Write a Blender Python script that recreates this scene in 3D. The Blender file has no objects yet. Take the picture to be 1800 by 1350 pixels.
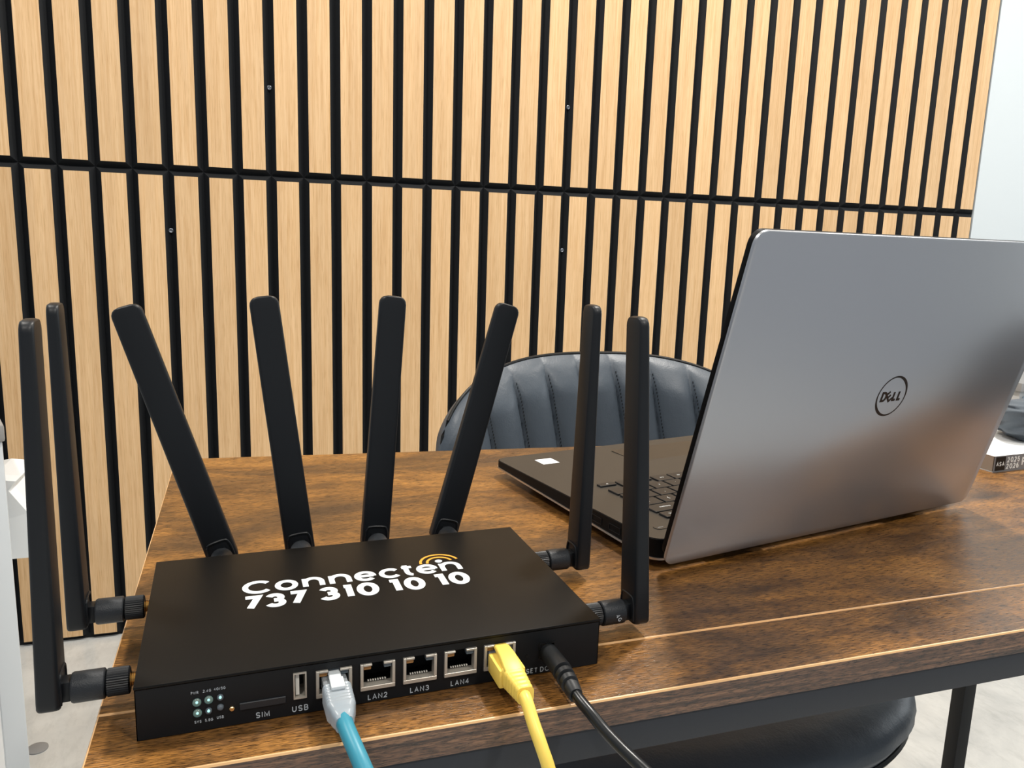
import bpy, bmesh, math, random
from mathutils import Vector, Matrix, Euler
random.seed(7)
R = math.radians
SC = bpy.context.scene
COL = SC.collection
# ------------------------------------------------------------------ camera, world, light, exposure
HC = 0.22837
cam = bpy.data.cameras.new('camera'); cam.sensor_width = 36.0; cam.lens = 1391.48 * 36 / 1800
cam.clip_start = 0.01
camo = bpy.data.objects.new('camera', cam); COL.objects.link(camo)
camo.location = (0, 0, HC); camo.rotation_euler = (R(79.6447), R(-1.85095), R(-18.33355))
SC.camera = camo
SC.view_settings.view_transform = 'Standard'; SC.view_settings.look = 'None'
SC.view_settings.gamma = 1; SC.view_settings.use_curve_mapping = False
SC.view_settings.exposure = 0.0
wd = bpy.data.worlds.new('world'); SC.world = wd; wd.use_nodes = True
wd.node_tree.nodes['Background'].inputs[0].default_value = (0.86, 0.92, 1.0, 1)
wd.node_tree.nodes['Background'].inputs[1].default_value = 0.42
def area(name, loc, rot, sx, sy, power, color):
    l = bpy.data.lights.new(name, 'AREA'); l.shape = 'RECTANGLE'; l.size = sx; l.size_y = sy
    l.energy = power; l.color = color
    o = bpy.data.objects.new(name, l); COL.objects.link(o); o.location = loc; o.rotation_euler = rot
    return o
ZF, ZC = -0.75, 1.95            # floor and ceiling, the table top is z = 0
LAMPS = [(0.85, 1.0, 39), (-0.75, 1.0, 19), (2.45, 1.0, 23), (0.85, -0.8, 26), (-0.75, -0.8, 16)]      # round downlights
for (px, py, pw) in LAMPS:
    d = area('downlight_beam', (px, py, ZC - 0.022), (0, 0, 0), 0.17, 0.17, pw, (1.0, 0.95, 0.88)); d.data.shape = 'DISK'
area('added_daylight', (4.1, 0.95, 0.62), (0, R(90), 0), 1.0, 1.0, 16, (0.9, 0.96, 1.0))  # added daylight from the right, through a window that is out of view

# ------------------------------------------------------------------ helpers
def lin(c):
    return tuple((x / 12.92 if x <= 0.04045 else ((x + 0.055) / 1.055) ** 2.4) for x in [v / 255.0 for v in c]) + (1.0,)
def mat(name, rgb=None, rough=0.5, metal=0.0, spec=0.5, coat=0.0, emit=None, es=0.0, trans=0.0, linrgb=None, bump=None, ior=1.45):
    m = bpy.data.materials.new(name); m.use_nodes = True
    nt = m.node_tree; b = nt.nodes['Principled BSDF']
    b.inputs['Base Color'].default_value = linrgb if linrgb else lin(rgb)
    b.inputs['Roughness'].default_value = rough; b.inputs['Metallic'].default_value = metal
    b.inputs['Specular IOR Level'].default_value = spec; b.inputs['Coat Weight'].default_value = coat
    b.inputs['Transmission Weight'].default_value = trans; b.inputs['IOR'].default_value = ior
    if emit: b.inputs['Emission Color'].default_value = lin(emit); b.inputs['Emission Strength'].default_value = es
    if bump:
        tc = nt.nodes.new('ShaderNodeTexCoord'); n = nt.nodes.new('ShaderNodeTexNoise')
        n.inputs['Scale'].default_value = bump[0]; n.inputs['Detail'].default_value = 3
        bp = nt.nodes.new('ShaderNodeBump'); bp.inputs['Strength'].default_value = bump[1]; bp.inputs['Distance'].default_value = bump[2]
        nt.links.new(tc.outputs['Object'], n.inputs['Vector']); nt.links.new(n.outputs['Fac'], bp.inputs['Height'])
        nt.links.new(bp.outputs['Normal'], b.inputs['Normal'])
    return m
def ramp(nt, stops):
    r = nt.nodes.new('ShaderNodeValToRGB'); e = r.color_ramp.elements
    while len(e) > 1: e.remove(e[-1])
    e[0].position = stops[0][0]; e[0].color = stops[0][1]
    for p, c in stops[1:]:
        k = e.new(p); k.color = c
    return r
def noise(nt, vec, scale, detail=4, rough=0.55, dist=0.0):
    n = nt.nodes.new('ShaderNodeTexNoise'); n.inputs['Scale'].default_value = scale; n.inputs['Detail'].default_value = detail
    n.inputs['Roughness'].default_value = rough; n.inputs['Distortion'].default_value = dist
    nt.links.new(vec, n.inputs['Vector']); return n
def mapping(nt, vec, scale, loc=(0, 0, 0), rot=(0, 0, 0)):
    m = nt.nodes.new('ShaderNodeMapping'); m.inputs['Scale'].default_value = scale; m.inputs['Location'].default_value = loc
    m.inputs['Rotation'].default_value = rot
    nt.links.new(vec, m.inputs['Vector']); return m.outputs['Vector']
def mixc(nt, fac, a, b, mode='MIX'):
    m = nt.nodes.new('ShaderNodeMix'); m.data_type = 'RGBA'; m.blend_type = mode
    for s, v in ((m.inputs[0], fac), (m.inputs[6], a), (m.inputs[7], b)):
        if hasattr(v, 'node'): nt.links.new(v, s)
        else: s.default_value = v
    return m.outputs[2]
def link(name, me, parent=None):
    o = bpy.data.objects.new(name, me); COL.objects.link(o)
    if parent: o.parent = parent
    return o
def tag(o, label, cat, group=None, kind=None):
    if label: o['label'] = label
    if cat: o['category'] = cat
    if group: o['group'] = group
    if kind: o['kind'] = kind
    return o
def empty(name, loc=(0, 0, 0), rz=0.0, parent=None):
    o = bpy.data.objects.new(name, None); COL.objects.link(o); o.location = loc; o.rotation_euler = (0, 0, rz)
    o.empty_display_size = 0.02
    if parent: o.parent = parent
    return o
def mesh_from(bm, name, mats, smooth=False, angle=35):
    bmesh.ops.recalc_face_normals(bm, faces=bm.faces)
    me = bpy.data.meshes.new(name); bm.to_mesh(me); bm.free()
    for m in (mats if isinstance(mats, (list, tuple)) else [mats]): me.materials.append(m)
    if smooth:
        for p in me.polygons: p.use_smooth = True
        try: me.set_sharp_from_angle(angle=R(angle))
        except Exception: pass
    return me
def add_box(bm, x0, x1, y0, y1, z0, z1, bev=0.0, seg=2, mi=0):
    v = [bm.verts.new(p) for p in ((x0, y0, z0), (x1, y0, z0), (x1, y1, z0), (x0, y1, z0), (x0, y0, z1), (x1, y0, z1), (x1, y1, z1), (x0, y1, z1))]
    fs = [bm.faces.new([v[i] for i in f]) for f in ((0, 3, 2, 1), (4, 5, 6, 7), (0, 1, 5, 4), (1, 2, 6, 5), (2, 3, 7, 6), (3, 0, 4, 7))]
    for f in fs: f.material_index = mi
    if bev:
        es = list({e for f in fs for e in f.edges})
        bmesh.ops.bevel(bm, geom=es, offset=bev, segments=seg, profile=0.6, affect='EDGES', material=-1)
def box(name, x0, x1, y0, y1, z0, z1, m, parent=None, bev=0.0, seg=2):
    bm = bmesh.new(); add_box(bm, x0, x1, y0, y1, z0, z1, bev, seg)
    return link(name, mesh_from(bm, name, m, bev > 0), parent)
def loft(bm, rings, cap=True, mi=0):
    vr = [[bm.verts.new(p) for p in r] for r in rings]; n = len(vr[0])
    for a, b in zip(vr[:-1], vr[1:]):
        for i in range(n):
            f = bm.faces.new((a[i], a[(i + 1) % n], b[(i + 1) % n], b[i])); f.material_index = mi
    if cap:
        for r in (vr[0][::-1], vr[-1]):
            f = bm.faces.new(r); f.material_index = mi
def rrect(w, h, r, k=4):
    """rounded rectangle outline, w x h full size, centred"""
    r = min(r, w / 2 - 1e-5, h / 2 - 1e-5); pts = []
    for cx, cy, a0 in ((w / 2 - r, h / 2 - r, 0), (-w / 2 + r, h / 2 - r, 90), (-w / 2 + r, -h / 2 + r, 180), (w / 2 - r, -h / 2 + r, 270)):
        for i in range(k + 1):
            a = R(a0 + 90 * i / k); pts.append((cx + r * math.cos(a), cy + r * math.sin(a)))
    return pts
def lathe_y(bm, prof, n=24, cx=0, cz=0, knurl=0.0, mi=0):
    """profile of (y, radius) turned about the y axis"""
    rings = []
    for (y, r) in prof:
        rg = []
        for i in range(n):
            a = 2 * math.pi * i / n; rr = r - (knurl if (i % 2 and knurl) else 0)
            rg.append((cx + rr * math.cos(a), y, cz + rr * math.sin(a)))
        rings.append(rg)
    loft(bm, rings, True, mi)
def lathe_z(bm, prof, n=24, cx=0, cy=0, mi=0):
    loft(bm, [[(cx + r * math.cos(2 * math.pi * i / n), cy + r * math.sin(2 * math.pi * i / n), z) for i in range(n)] for (z, r) in prof], True, mi)
def catmull(pts, k=8):
    P = [Vector(p) for p in pts]; P = [P[0] * 2 - P[1]] + P + [P[-1] * 2 - P[-2]]; out = []
    for i in range(1, len(P) - 2):
        for j in range(k):
            t = j / k; a, b, c, d = P[i - 1], P[i], P[i + 1], P[i + 2]
            out.append(0.5 * ((2 * b) + (c - a) * t + (2 * a - 5 * b + 4 * c - d) * t * t + (3 * b - a - 3 * c + d) * t ** 3))
    out.append(P[-2]); return out
def tube(bm, pts, rad, n=12, closed=False, mi=0):
    P = [Vector(p) for p in pts]; rings = []; up = Vector((0.3, 0.2, 1)).normalized()
    for i, p in enumerate(P):
        a = P[i - 1] if (i or closed) else P[0]; b = P[(i + 1) % len(P)] if (i < len(P) - 1 or closed) else P[-1]
        t = (b - a).normalized(); s = t.cross(up)
        if s.length < 1e-4: s = t.cross(Vector((1, 0, 0)))
        s.normalize(); w = t.cross(s); up = -w if False else up
        r = rad[i] if isinstance(rad, (list, tuple)) else rad
        rings.append([p + (s * math.cos(2 * math.pi * j / n) + w * math.sin(2 * math.pi * j / n)) * r for j in range(n)])
    if closed:
        vr = [[bm.verts.new(p) for p in r] for r in rings]
        for i in range(len(vr)):
            a, b = vr[i], vr[(i + 1) % len(vr)]
            for j in range(n):
                f = bm.faces.new((a[j], a[(j + 1) % n], b[(j + 1) % n], b[j])); f.material_index = mi
    else: loft(bm, rings, True, mi)
def text_mesh(s, size, m, bold=0.0, xs=1.0, align='CENTER', thick=0.00012, shear=0.0, spacing=1.0):
    """lettering as flat raised geometry in the xy plane; bold is a fraction of the size"""
    cu = bpy.data.curves.new('lettering', 'FONT'); cu.body = s; cu.size = 1.0; cu.align_x = align; cu.align_y = 'BOTTOM_BASELINE'
    cu.offset = bold; cu.shear = shear; cu.space_character = spacing; cu.resolution_u = 4
    o = bpy.data.objects.new('lettering', cu); COL.objects.link(o)
    dg = bpy.context.evaluated_depsgraph_get(); dg.update()
    me = bpy.data.meshes.new_from_object(o.evaluated_get(dg))
    bpy.data.objects.remove(o); bpy.data.curves.remove(cu)
    bm = bmesh.new(); bm.from_mesh(me); bpy.data.meshes.remove(me)
    bmesh.ops.remove_doubles(bm, verts=bm.verts, dist=1e-4)
    for v in bm.verts: v.co = Vector((v.co.x * size * xs, v.co.y * size, 0))
    g = bmesh.ops.extrude_face_region(bm, geom=list(bm.faces))
    for e in g['geom']:
        if isinstance(e, bmesh.types.BMVert): e.co.z += thick
    return mesh_from(bm, 'lettering', m)
def arc(cx, cy, rx, ry, a0, a1, n=14):
    return [(cx + rx * math.cos(R(a0 + (a1 - a0) * k / n)), cy + ry * math.sin(R(a0 + (a1 - a0) * k / n))) for k in range(n + 1)]
RING = arc(.5, .5, .5, .5, 0, 360, 32)[:-1]
GL = {'C': (0.85, [arc(.57, .5, .57, .5, 42, 318, 26)]), 'c': (0.8, [arc(.57, .5, .57, .5, 40, 320, 26)]), 'o': (0.9, [RING + ['z']]), '0': (0.72, [RING + ['z']]), 'O': (0.9, [RING + ['z']]),
 'n': (0.8, [[(0, 0), (0, 1)], [(0, .42)] + arc(.5, .5, .5, .5, 180, 0, 16) + [(1, 0)]]), 'e': (0.85, [[(.04, .5), (.98, .5)], arc(.5, .5, .5, .5, -6, 318, 28)]),
 't': (0.55, [[(.38, 1.0), (.38, .3)] + arc(.88, .3, .5, .3, 180, 268, 8), [(-.02, .78), (1, .78)]]), '7': (0.62, [[(0, 1), (1, 1), (.33, 0)]]),
 '3': (0.66, [arc(.48, .74, .46, .26, 155, -100, 16), arc(.48, .26, .52, .26, 100, -158, 16)]), '1': (0.38, [[(0, 1), (.85, 1), (.85, 0)]]),
 'P': (0.6, [[(0, 0), (0, 1), (.5, 1)] + arc(.5, .74, .5, .26, 90, -90, 10) + [(0, .48)]]), 'W': (0.95, [[(0, 1), (.25, 0), (.5, .9), (.75, 0), (1, 1)]]),
 'R': (0.66, [[(0, 0), (0, 1), (.5, 1)] + arc(.5, .74, .5, .26, 90, -90, 10) + [(0, .48)], [(.5, .48), (1, 0)]]), 'G': (0.78, [arc(.5, .5, .5, .5, 45, 350, 24) + [(1, .45), (.55, .45)]]),
 'S': (0.66, [arc(.5, .74, .48, .26, 25, 270, 14) + arc(.5, .24, .5, .24, 90, -155, 14)]), 'Y': (0.7, [[(0, 1), (.5, .45), (1, 1)], [(.5, .45), (.5, 0)]]),
 '8': (0.62, [[((x), .5 + y / 2) for x, y in RING] + ['z'], [((x), y / 2) for x, y in RING] + ['z']]), 'U': (0.7, [[(0, 1), (0, .38)] + arc(.5, .38, .5, .38, 180, 360, 14) + [(1, 1)]]),
 'B': (0.66, [[(0, 0), (0, 1), (.5, 1)] + arc(.5, .76, .42, .24, 90, -90, 10) + [(0, .52)], [(.5, .52)] + arc(.5, .26, .5, .26, 90, -90, 10) + [(0, 0)]]), 'I': (0.0, [[(.5, 0), (.5, 1)]]),
 'M': (0.82, [[(0, 0), (0, 1), (.5, .15), (1, 1), (1, 0)]]), 'L': (0.55, [[(0, 1), (0, 0), (1, 0)]]), 'A': (0.75, [[(0, 0), (.5, 1), (1, 0)], [(.2, .33), (.8, .33)]]),
 'N': (0.72, [[(0, 0), (0, 1), (1, 0), (1, 1)]]), 'E': (0.58, [[(1, 1), (0, 1), (0, 0), (1, 0)], [(0, .52), (.9, .52)]]), 'F': (0.55, [[(1, 1), (0, 1), (0, 0)], [(0, .52), (.85, .52)]]),
 'T': (0.65, [[(0, 1), (1, 1)], [(.5, 1), (.5, 0)]]), 'D': (0.7, [[(.4, 0), (0, 0), (0, 1), (.4, 1)] + arc(.4, .5, .6, .5, 90, -90, 16)]),
 '2': (0.62, [arc(.5, .7, .48, .3, 165, -20, 14) + [(0, 0), (1, 0)]]), '4': (0.66, [[(.75, 0), (.75, 1), (0, .3), (1, .3)]]), '5': (0.62, [[(.9, 1), (.15, 1), (.08, .55)] + arc(.48, .32, .5, .32, 115, -155, 16)]),
 '6': (0.62, [[(x, y * .62) for x, y in RING] + ['z'], arc(.55, .5, .55, .5, 60, 190, 12)]), '.': (0.0, [[(.5, 0), (.5, .06)]]), '/': (0.4, [[(0, 0), (1, 1)]])}
def stroke(bm, pts, w, thick, mi=0):
    closed = pts[-1] == 'z'; P = [Vector(p) for p in (pts[:-1] if closed else pts)]; n = len(P); L = []
    for i in range(n):
        a = P[i - 1] if (i or closed) else None; b = P[(i + 1) % n] if (i < n - 1 or closed) else None
        d1 = (P[i] - a).normalized() if a is not None else (b - P[i]).normalized(); d2 = (b - P[i]).normalized() if b is not None else d1
        n1, n2 = Vector((-d1.y, d1.x)), Vector((-d2.y, d2.x)); m = (n1 + n2); m = n1 if m.length < 1e-4 else m * (1 / max(0.35, 1 + n1.dot(n2)))
        L.append([bm.verts.new((q.x, q.y, z)) for q in (P[i] + m * w / 2, P[i] - m * w / 2) for z in (0, thick)])
    for i in range(n if closed else n - 1):
        a, b = L[i], L[(i + 1) % n]
        for q in ((a[1], a[3], b[3], b[1]), (a[0], a[1], b[1], b[0]), (a[2], b[2], b[3], a[3])):
            f = bm.faces.new(q); f.material_index = mi
    if not closed:
        for a in (L[0], L[-1]): bm.faces.new((a[0], a[2], a[3], a[1])).material_index = mi
GK = [0]
def glyph(bm, ch, x0, x1, y0, y1, w, thick=0.00012):
    for pl in GL[ch][1]:
        pts = [p if p == 'z' else (x0 + w / 2 + p[0] * max(0, x1 - x0 - w), y0 + w / 2 + p[1] * (y1 - y0 - w)) for p in pl]; GK[0] = (GK[0] + 1) % 4; stroke(bm, pts, w, thick + 0.00003 * GK[0])
def plain_text(s, h, w, m, gap=0.24, align='CENTER', thick=0.00012, xs=1.0, shear=0.0):
    bm = bmesh.new(); x = 0.0
    for c in s:
        if c == ' ': x += h * 0.4; continue
        gw = max(GL[c][0] * h * xs, w); glyph(bm, c, x, x + gw, 0, h, w, thick); x += gw + h * gap
    x -= h * gap; d = -x / 2 if align == 'CENTER' else 0
    for v in bm.verts: v.co.x += d + shear * v.co.y
    return mesh_from(bm, 'lettering', m)
def cells(bm, xs, zs, holes, y=0.0, mi=0):
    """a flat plate in the xz plane at y with rectangular holes (x0,x1,z0,z1)"""
    X = sorted(set([xs[0], xs[1]] + [h[i] for h in holes for i in (0, 1)])); Z = sorted(set([zs[0], zs[1]] + [h[i] for h in holes for i in (2, 3)]))
    V = {}
    def vv(i, j):
        if (i, j) not in V: V[(i, j)] = bm.verts.new((X[i], y, Z[j]))
        return V[(i, j)]
    for i in range(len(X) - 1):
        for j in range(len(Z) - 1):
            cx, cz = (X[i] + X[i + 1]) / 2, (Z[j] + Z[j + 1]) / 2
            if any(h[0] < cx < h[1] and h[2] < cz < h[3] for h in holes): continue
            f = bm.faces.new((vv(i, j), vv(i + 1, j), vv(i + 1, j + 1), vv(i, j + 1))); f.material_index = mi

# ------------------------------------------------------------------ materials
def oak_material():
    m = mat('oak veneer', (226, 184, 132), 0.5, spec=0.35); nt = m.node_tree; b = nt.nodes['Principled BSDF']
    tc = nt.nodes.new('ShaderNodeTexCoord'); oi = nt.nodes.new('ShaderNodeObjectInfo')
    off = nt.nodes.new('ShaderNodeVectorMath'); off.operation = 'MULTIPLY_ADD'
    cb = nt.nodes.new('ShaderNodeCombineXYZ')
    for k in range(3): nt.links.new(oi.outputs['Random'], cb.inputs[k])
    nt.links.new(cb.outputs[0], off.inputs[0]); off.inputs[1].default_value = (9, 5, 17); nt.links.new(tc.outputs['Object'], off.inputs[2])
    v = off.outputs[0]
    n1 = noise(nt, mapping(nt, v, (260, 260, 5.5)), 1.0, 5, 0.6, 0.4)
    n2 = noise(nt, mapping(nt, v, (45, 45, 1.7)), 1.0, 3, 0.5, 0.8)
    n3 = noise(nt, mapping(nt, v, (700, 700, 22)), 1.0, 2, 0.5)
    r1 = ramp(nt, [(0.25, lin((212, 170, 120))), (0.5, lin((226, 189, 143))), (0.75, lin((234, 200, 157)))])
    nt.links.new(n1.outputs['Fac'], r1.inputs[0])
    r2 = ramp(nt, [(0.3, (0.88, 0.86, 0.84, 1)), (0.7, (1, 1, 1, 1))]); nt.links.new(n2.outputs['Fac'], r2.inputs[0])
    r3 = ramp(nt, [(0.34, (0.84, 0.79, 0.72, 1)), (0.46, (1, 1, 1, 1))]); nt.links.new(n3.outputs['Fac'], r3.inputs[0])
    c = mixc(nt, 1.0, r1.outputs[0], r2.outputs[0], 'MULTIPLY'); c = mixc(nt, 0.8, c, r3.outputs[0], 'MULTIPLY')
    mr = nt.nodes.new('ShaderNodeMapRange'); mr.inputs[3].default_value = 0.93; mr.inputs[4].default_value = 1.04
    nt.links.new(oi.outputs['Random'], mr.inputs[0]); vm = nt.nodes.new('ShaderNodeHueSaturation')
    nt.links.new(mr.outputs[0], vm.inputs['Value']); nt.links.new(c, vm.inputs['Color']); nt.links.new(vm.outputs[0], b.inputs['Base Color'])
    bp = nt.nodes.new('ShaderNodeBump'); bp.inputs['Strength'].default_value = 0.12; bp.inputs['Distance'].default_value = 0.001
    nt.links.new(n1.outputs['Fac'], bp.inputs['Height']); nt.links.new(bp.outputs['Normal'], b.inputs['Normal'])
    return m
def table_material(name, edge=False):
    m = mat(name, (120, 80, 40), 0.35, spec=1.0); nt = m.node_tree; b = nt.nodes['Principled BSDF']
    tc = nt.nodes.new('ShaderNodeTexCoord'); v = tc.outputs['Object']
    big = noise(nt, mapping(nt, v, (5.2, 13, 13), (3.1, 1.7, 0)), 1.0, 5, 0.62, 0.9)
    med = noise(nt, mapping(nt, v, (7, 260, 420) if edge else (14, 95, 95), (0.4, 2.2, 0)), 1.0, 6, 0.66, 0.7)
    fine = noise(nt, mapping(nt, v, (150, 1250, 1250)), 1.0, 3, 0.7, 0.3)
    blot = noise(nt, mapping(nt, v, (16, 30, 30), (7, 3, 0)), 1.0, 4, 0.6, 0.4)
    if edge:
        r0 = ramp(nt, [(0.3, lin((52, 36, 27))), (0.5, lin((98, 70, 52))), (0.72, lin((120, 90, 68)))])
    else:
        r0 = ramp(nt, [(0.30, lin((68, 48, 31))), (0.44, lin((102, 71, 37))), (0.55, lin((136, 94, 44))), (0.72, lin((163, 117, 60)))])
    nt.links.new((med if edge else big).outputs['Fac'], r0.inputs[0])
    r1 = ramp(nt, [(0.32, (0.42, 0.37, 0.33, 1)), (0.47, (0.88, 0.85, 0.82, 1)), (0.68, (1.18, 1.14, 1.06, 1))]); nt.links.new(med.outputs['Fac'], r1.inputs[0])
    r2 = ramp(nt, [(0.37, (0.2, 0.18, 0.17, 1)), (0.47, (0.78, 0.78, 0.77, 1)), (0.60, (1.6, 1.57, 1.5, 1))]); nt.links.new(fine.outputs['Fac'], r2.inputs[0])
    r3 = ramp(nt, [(0.34, (0.5, 0.47, 0.46, 1)), (0.46, (1, 1, 1, 1))]); nt.links.new(blot.outputs['Fac'], r3.inputs[0])
    c = mixc(nt, 0.85, r0.outputs[0], r1.outputs[0], 'MULTIPLY'); c = mixc(nt, 0.9, c, r2.outputs[0], 'MULTIPLY')
    if not edge: c = mixc(nt, 0.75, c, r3.outputs[0], 'MULTIPLY')
    nt.links.new(c, b.inputs['Base Color'])
    rr = nt.nodes.new('ShaderNodeMapRange'); rr.inputs[3].default_value = 0.20; rr.inputs[4].default_value = 0.40
    nt.links.new(fine.outputs['Fac'], rr.inputs[0]); nt.links.new(rr.outputs[0], b.inputs['Roughness'])
    bp = nt.nodes.new('ShaderNodeBump'); bp.inputs['Strength'].default_value = 0.5; bp.inputs['Distance'].default_value = 0.0004
    nt.links.new(fine.outputs['Fac'], bp.inputs['Height']); nt.links.new(bp.outputs['Normal'], b.inputs['Normal'])
    return m
def floor_material():
    m = mat('pale polished floor', (205, 206, 203), 0.2, spec=0.5); nt = m.node_tree; b = nt.nodes['Principled BSDF']
    tc = nt.nodes.new('ShaderNodeTexCoord')
    n = noise(nt, mapping(nt, tc.outputs['Object'], (5, 5, 5)), 1.0, 6, 0.65, 0.5); s = noise(nt, mapping(nt, tc.outputs['Object'], (60, 22, 30), (0, 0, 0), (0, 0, 0.6)), 1.0, 4, 0.7)
    r = ramp(nt, [(0.3, lin((186, 187, 185))), (0.7, lin((214, 214, 210)))]); nt.links.new(n.outputs['Fac'], r.inputs[0])
    r2 = ramp(nt, [(0.33, (0.86, 0.86, 0.86, 1)), (0.52, (1, 1, 1, 1))]); nt.links.new(s.outputs['Fac'], r2.inputs[0])
    nt.links.new(mixc(nt, 0.7, r.outputs[0], r2.outputs[0], 'MULTIPLY'), b.inputs['Base Color'])
    return m
def leather_material():
    m = mat('black leather', (70, 78, 87), 0.43, spec=0.6); nt = m.node_tree; b = nt.nodes['Principled BSDF']
    tc = nt.nodes.new('ShaderNodeTexCoord'); v = nt.nodes.new('ShaderNodeTexVoronoi'); v.inputs['Scale'].default_value = 420
    n = noise(nt, tc.outputs['Object'], 26, 3); nt.links.new(tc.outputs['Object'], v.inputs['Vector'])
    bp = nt.nodes.new('ShaderNodeBump'); bp.inputs['Strength'].default_value = 0.18; bp.inputs['Distance'].default_value = 0.0005
    nt.links.new(v.outputs['Distance'], bp.inputs['Height'])
    b2 = nt.nodes.new('ShaderNodeBump'); b2.inputs['Strength'].default_value = 0.25; b2.inputs['Distance'].default_value = 0.004
    nt.links.new(n.outputs['Fac'], b2.inputs['Height']); nt.links.new(bp.outputs['Normal'], b2.inputs['Normal']); nt.links.new(b2.outputs['Normal'], b.inputs['Normal'])
    return m
OAK = oak_material(); TOP = table_material('rustic brown board'); EDGE = table_material('rustic brown edge band', True)
FLOOR = floor_material(); LEATHER = leather_material()
GROOVE = mat('black grooved core', (17, 19, 22), 0.55, spec=0.3)
TANEDGE = mat('pale tan board edge', (226, 180, 128), 0.35)  # tan bevel rim, paler than the board top
WHITEWALL = mat('white painted wall', (212, 219, 222), 0.6, bump=(40, 0.05, 0.001))
STEEL = mat('charcoal powder coated steel', (44, 47, 53), 0.45, bump=(900, 0.1, 0.0003))
STEELD = mat('black powder coated steel', (24, 26, 29), 0.45, bump=(900, 0.1, 0.0003))
ROUTER = mat('black textured router paint', (15, 14, 13), 0.42, spec=0.22, bump=(2600, 0.12, 0.0002))
ROUTERF = mat('black router front', (15, 17, 20), 0.5, spec=0.35, bump=(2600, 0.1, 0.0002))
ANT = mat('black soft antenna plastic', (20, 23, 27), 0.42, spec=0.45, bump=(1500, 0.06, 0.0002))
SLEEVE = mat('grainy black sleeve plastic', (36, 39, 43), 0.45, spec=0.5, bump=(1400, 0.5, 0.0004))
NUT = mat('black knurled plastic', (20, 22, 25), 0.45)
BRASS = mat('brass', (238, 204, 150), 0.25, metal=1.0)
NICKEL = mat('nickel port shield', (196, 189, 178), 0.36, metal=0.5)
CAVITY = mat('black port cavity', (6, 6, 7), 0.6)
USBW = mat('white usb tongue', (215, 213, 205), 0.4)
WHITEINK = mat('white print', (236, 240, 240), 0.5)
PRINT = mat('pale grey print', (176, 182, 188), 0.5)
ORANGE = mat('orange print', (240, 165, 60), 0.5)
AMBER = mat('amber port lamp', (168, 120, 66), 0.3); SMOKE = mat('smoky port lamp', (92, 104, 112), 0.3)
LEDON = mat('lit indicator lens', (104, 104, 92), 0.25, emit=(120, 214, 214), es=0.10)
LEDCORE = mat('lit indicator core', (190, 240, 235), 0.3, emit=(170, 245, 240), es=0.7)
LEDOFF = mat('unlit indicator lens', (96, 104, 112), 0.22)
CLEAR = mat('clear plug plastic', (226, 233, 238), 0.16, trans=0.72, spec=0.6, ior=1.46)
FROST = mat('frosted plug boot', (196, 206, 214), 0.3, trans=0.45, spec=0.5)
TEAL = mat('teal cable jacket', (56, 140, 162), 0.4)
YELLOW = mat('yellow cable plastic', (248, 214, 100), 0.38)
BLACKPVC = mat('black cable rubber', (18, 20, 22), 0.3, spec=0.6)
ALU = mat('brushed aluminium lid', (184, 186, 191), 0.35, metal=0.82)
ALUE = mat('bright aluminium edge', (206, 204, 200), 0.28, metal=0.9)
DECK = mat('dark soft touch deck', (52, 49, 45), 0.42, spec=0.5)
LBLACK = mat('black laptop side', (9, 9, 10), 0.55, spec=0.2)
KEYM = mat('black key', (30, 31, 33), 0.4)
SCREEN = mat('dark screen glass', (6, 7, 9), 0.12)
LOGO = mat('black logo', (14, 17, 22), 0.35)
STICK = mat('white sticker', (238, 242, 244), 0.4)
WMETAL = mat('white rack metal', (216, 220, 222), 0.4); GREYB = mat('grey shelf board', (148, 146, 143), 0.5)
PAPER = mat('white paper', (246, 248, 248), 0.7)
PAGES = mat('grey book pages', (176, 164, 150), 0.8); SPINE = mat('grey book spine', (132, 134, 138), 0.5)
BLOCK = mat('black spine block', (18, 16, 15), 0.5)
CLOTH = mat('charcoal pouch fabric', (84, 92, 100), 0.75, bump=(700, 0.3, 0.0006))
PIPING = mat('black piping', (14, 16, 18), 0.4)

# ------------------------------------------------------------------ structure
YW, X0, P, ZJ = 1.98082, -0.45524, 0.07384, 0.35614
fl = box('floor', -2.2, 4.3, -2.2, YW + 0.03, ZF - 0.05, ZF, FLOOR); tag(fl, 'pale polished grey floor', None, kind='structure')
bm = bmesh.new(); add_box(bm, X0 - 4.2 * P, X0 + 36.0 * P, YW + 0.0118, YW + 0.03, ZF, ZC)
wall = link('wall_back', mesh_from(bm, 'wall_back', GROOVE)); tag(wall, 'oak slat panelling with black V grooves', None, kind='structure')
def slat_mesh(hgt, chb, cht):
    """one raised oak face with black chamfered sides; origin bottom centre"""
    w, f, d = P / 2, 0.337 * P, 0.0118; c = 0.163 * P
    b0, b1 = 0, hgt; t0, t1 = (c if chb else 0), hgt - (c if cht else 0)
    v = [(-w, d, b0), (w, d, b0), (w, d, b1), (-w, d, b1), (-f, 0, t0), (f, 0, t0), (f, 0, t1), (-f, 0, t1)]
    me = bpy.data.meshes.new('slat'); me.from_pydata(v, [], [(4, 5, 6, 7), (0, 1, 5, 4), (1, 2, 6, 5), (2, 3, 7, 6), (3, 0, 4, 7), (0, 3, 2, 1)])
    me.materials.append(OAK); me.materials.append(GROOVE)
    for p in me.polygons: p.material_index = 0 if p.index == 0 else 1
    return me
SU, SL = slat_mesh(ZC - ZJ, True, False), slat_mesh(ZJ - ZF - 0.012, False, True)
for n in range(-4, 36):
    for me, z in ((SU, ZJ), (SL, ZF + 0.012)):
        o = link('slat', me, wall); o.location = (X0 + (n + 0.5) * P, YW, z)
bm = bmesh.new(); lathe_y(bm, [(0.0, 0.0052), (-0.0022, 0.005), (-0.003, 0.0036), (-0.0022, 0.0022), (-0.0014, 0.0016)], 16)
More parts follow.
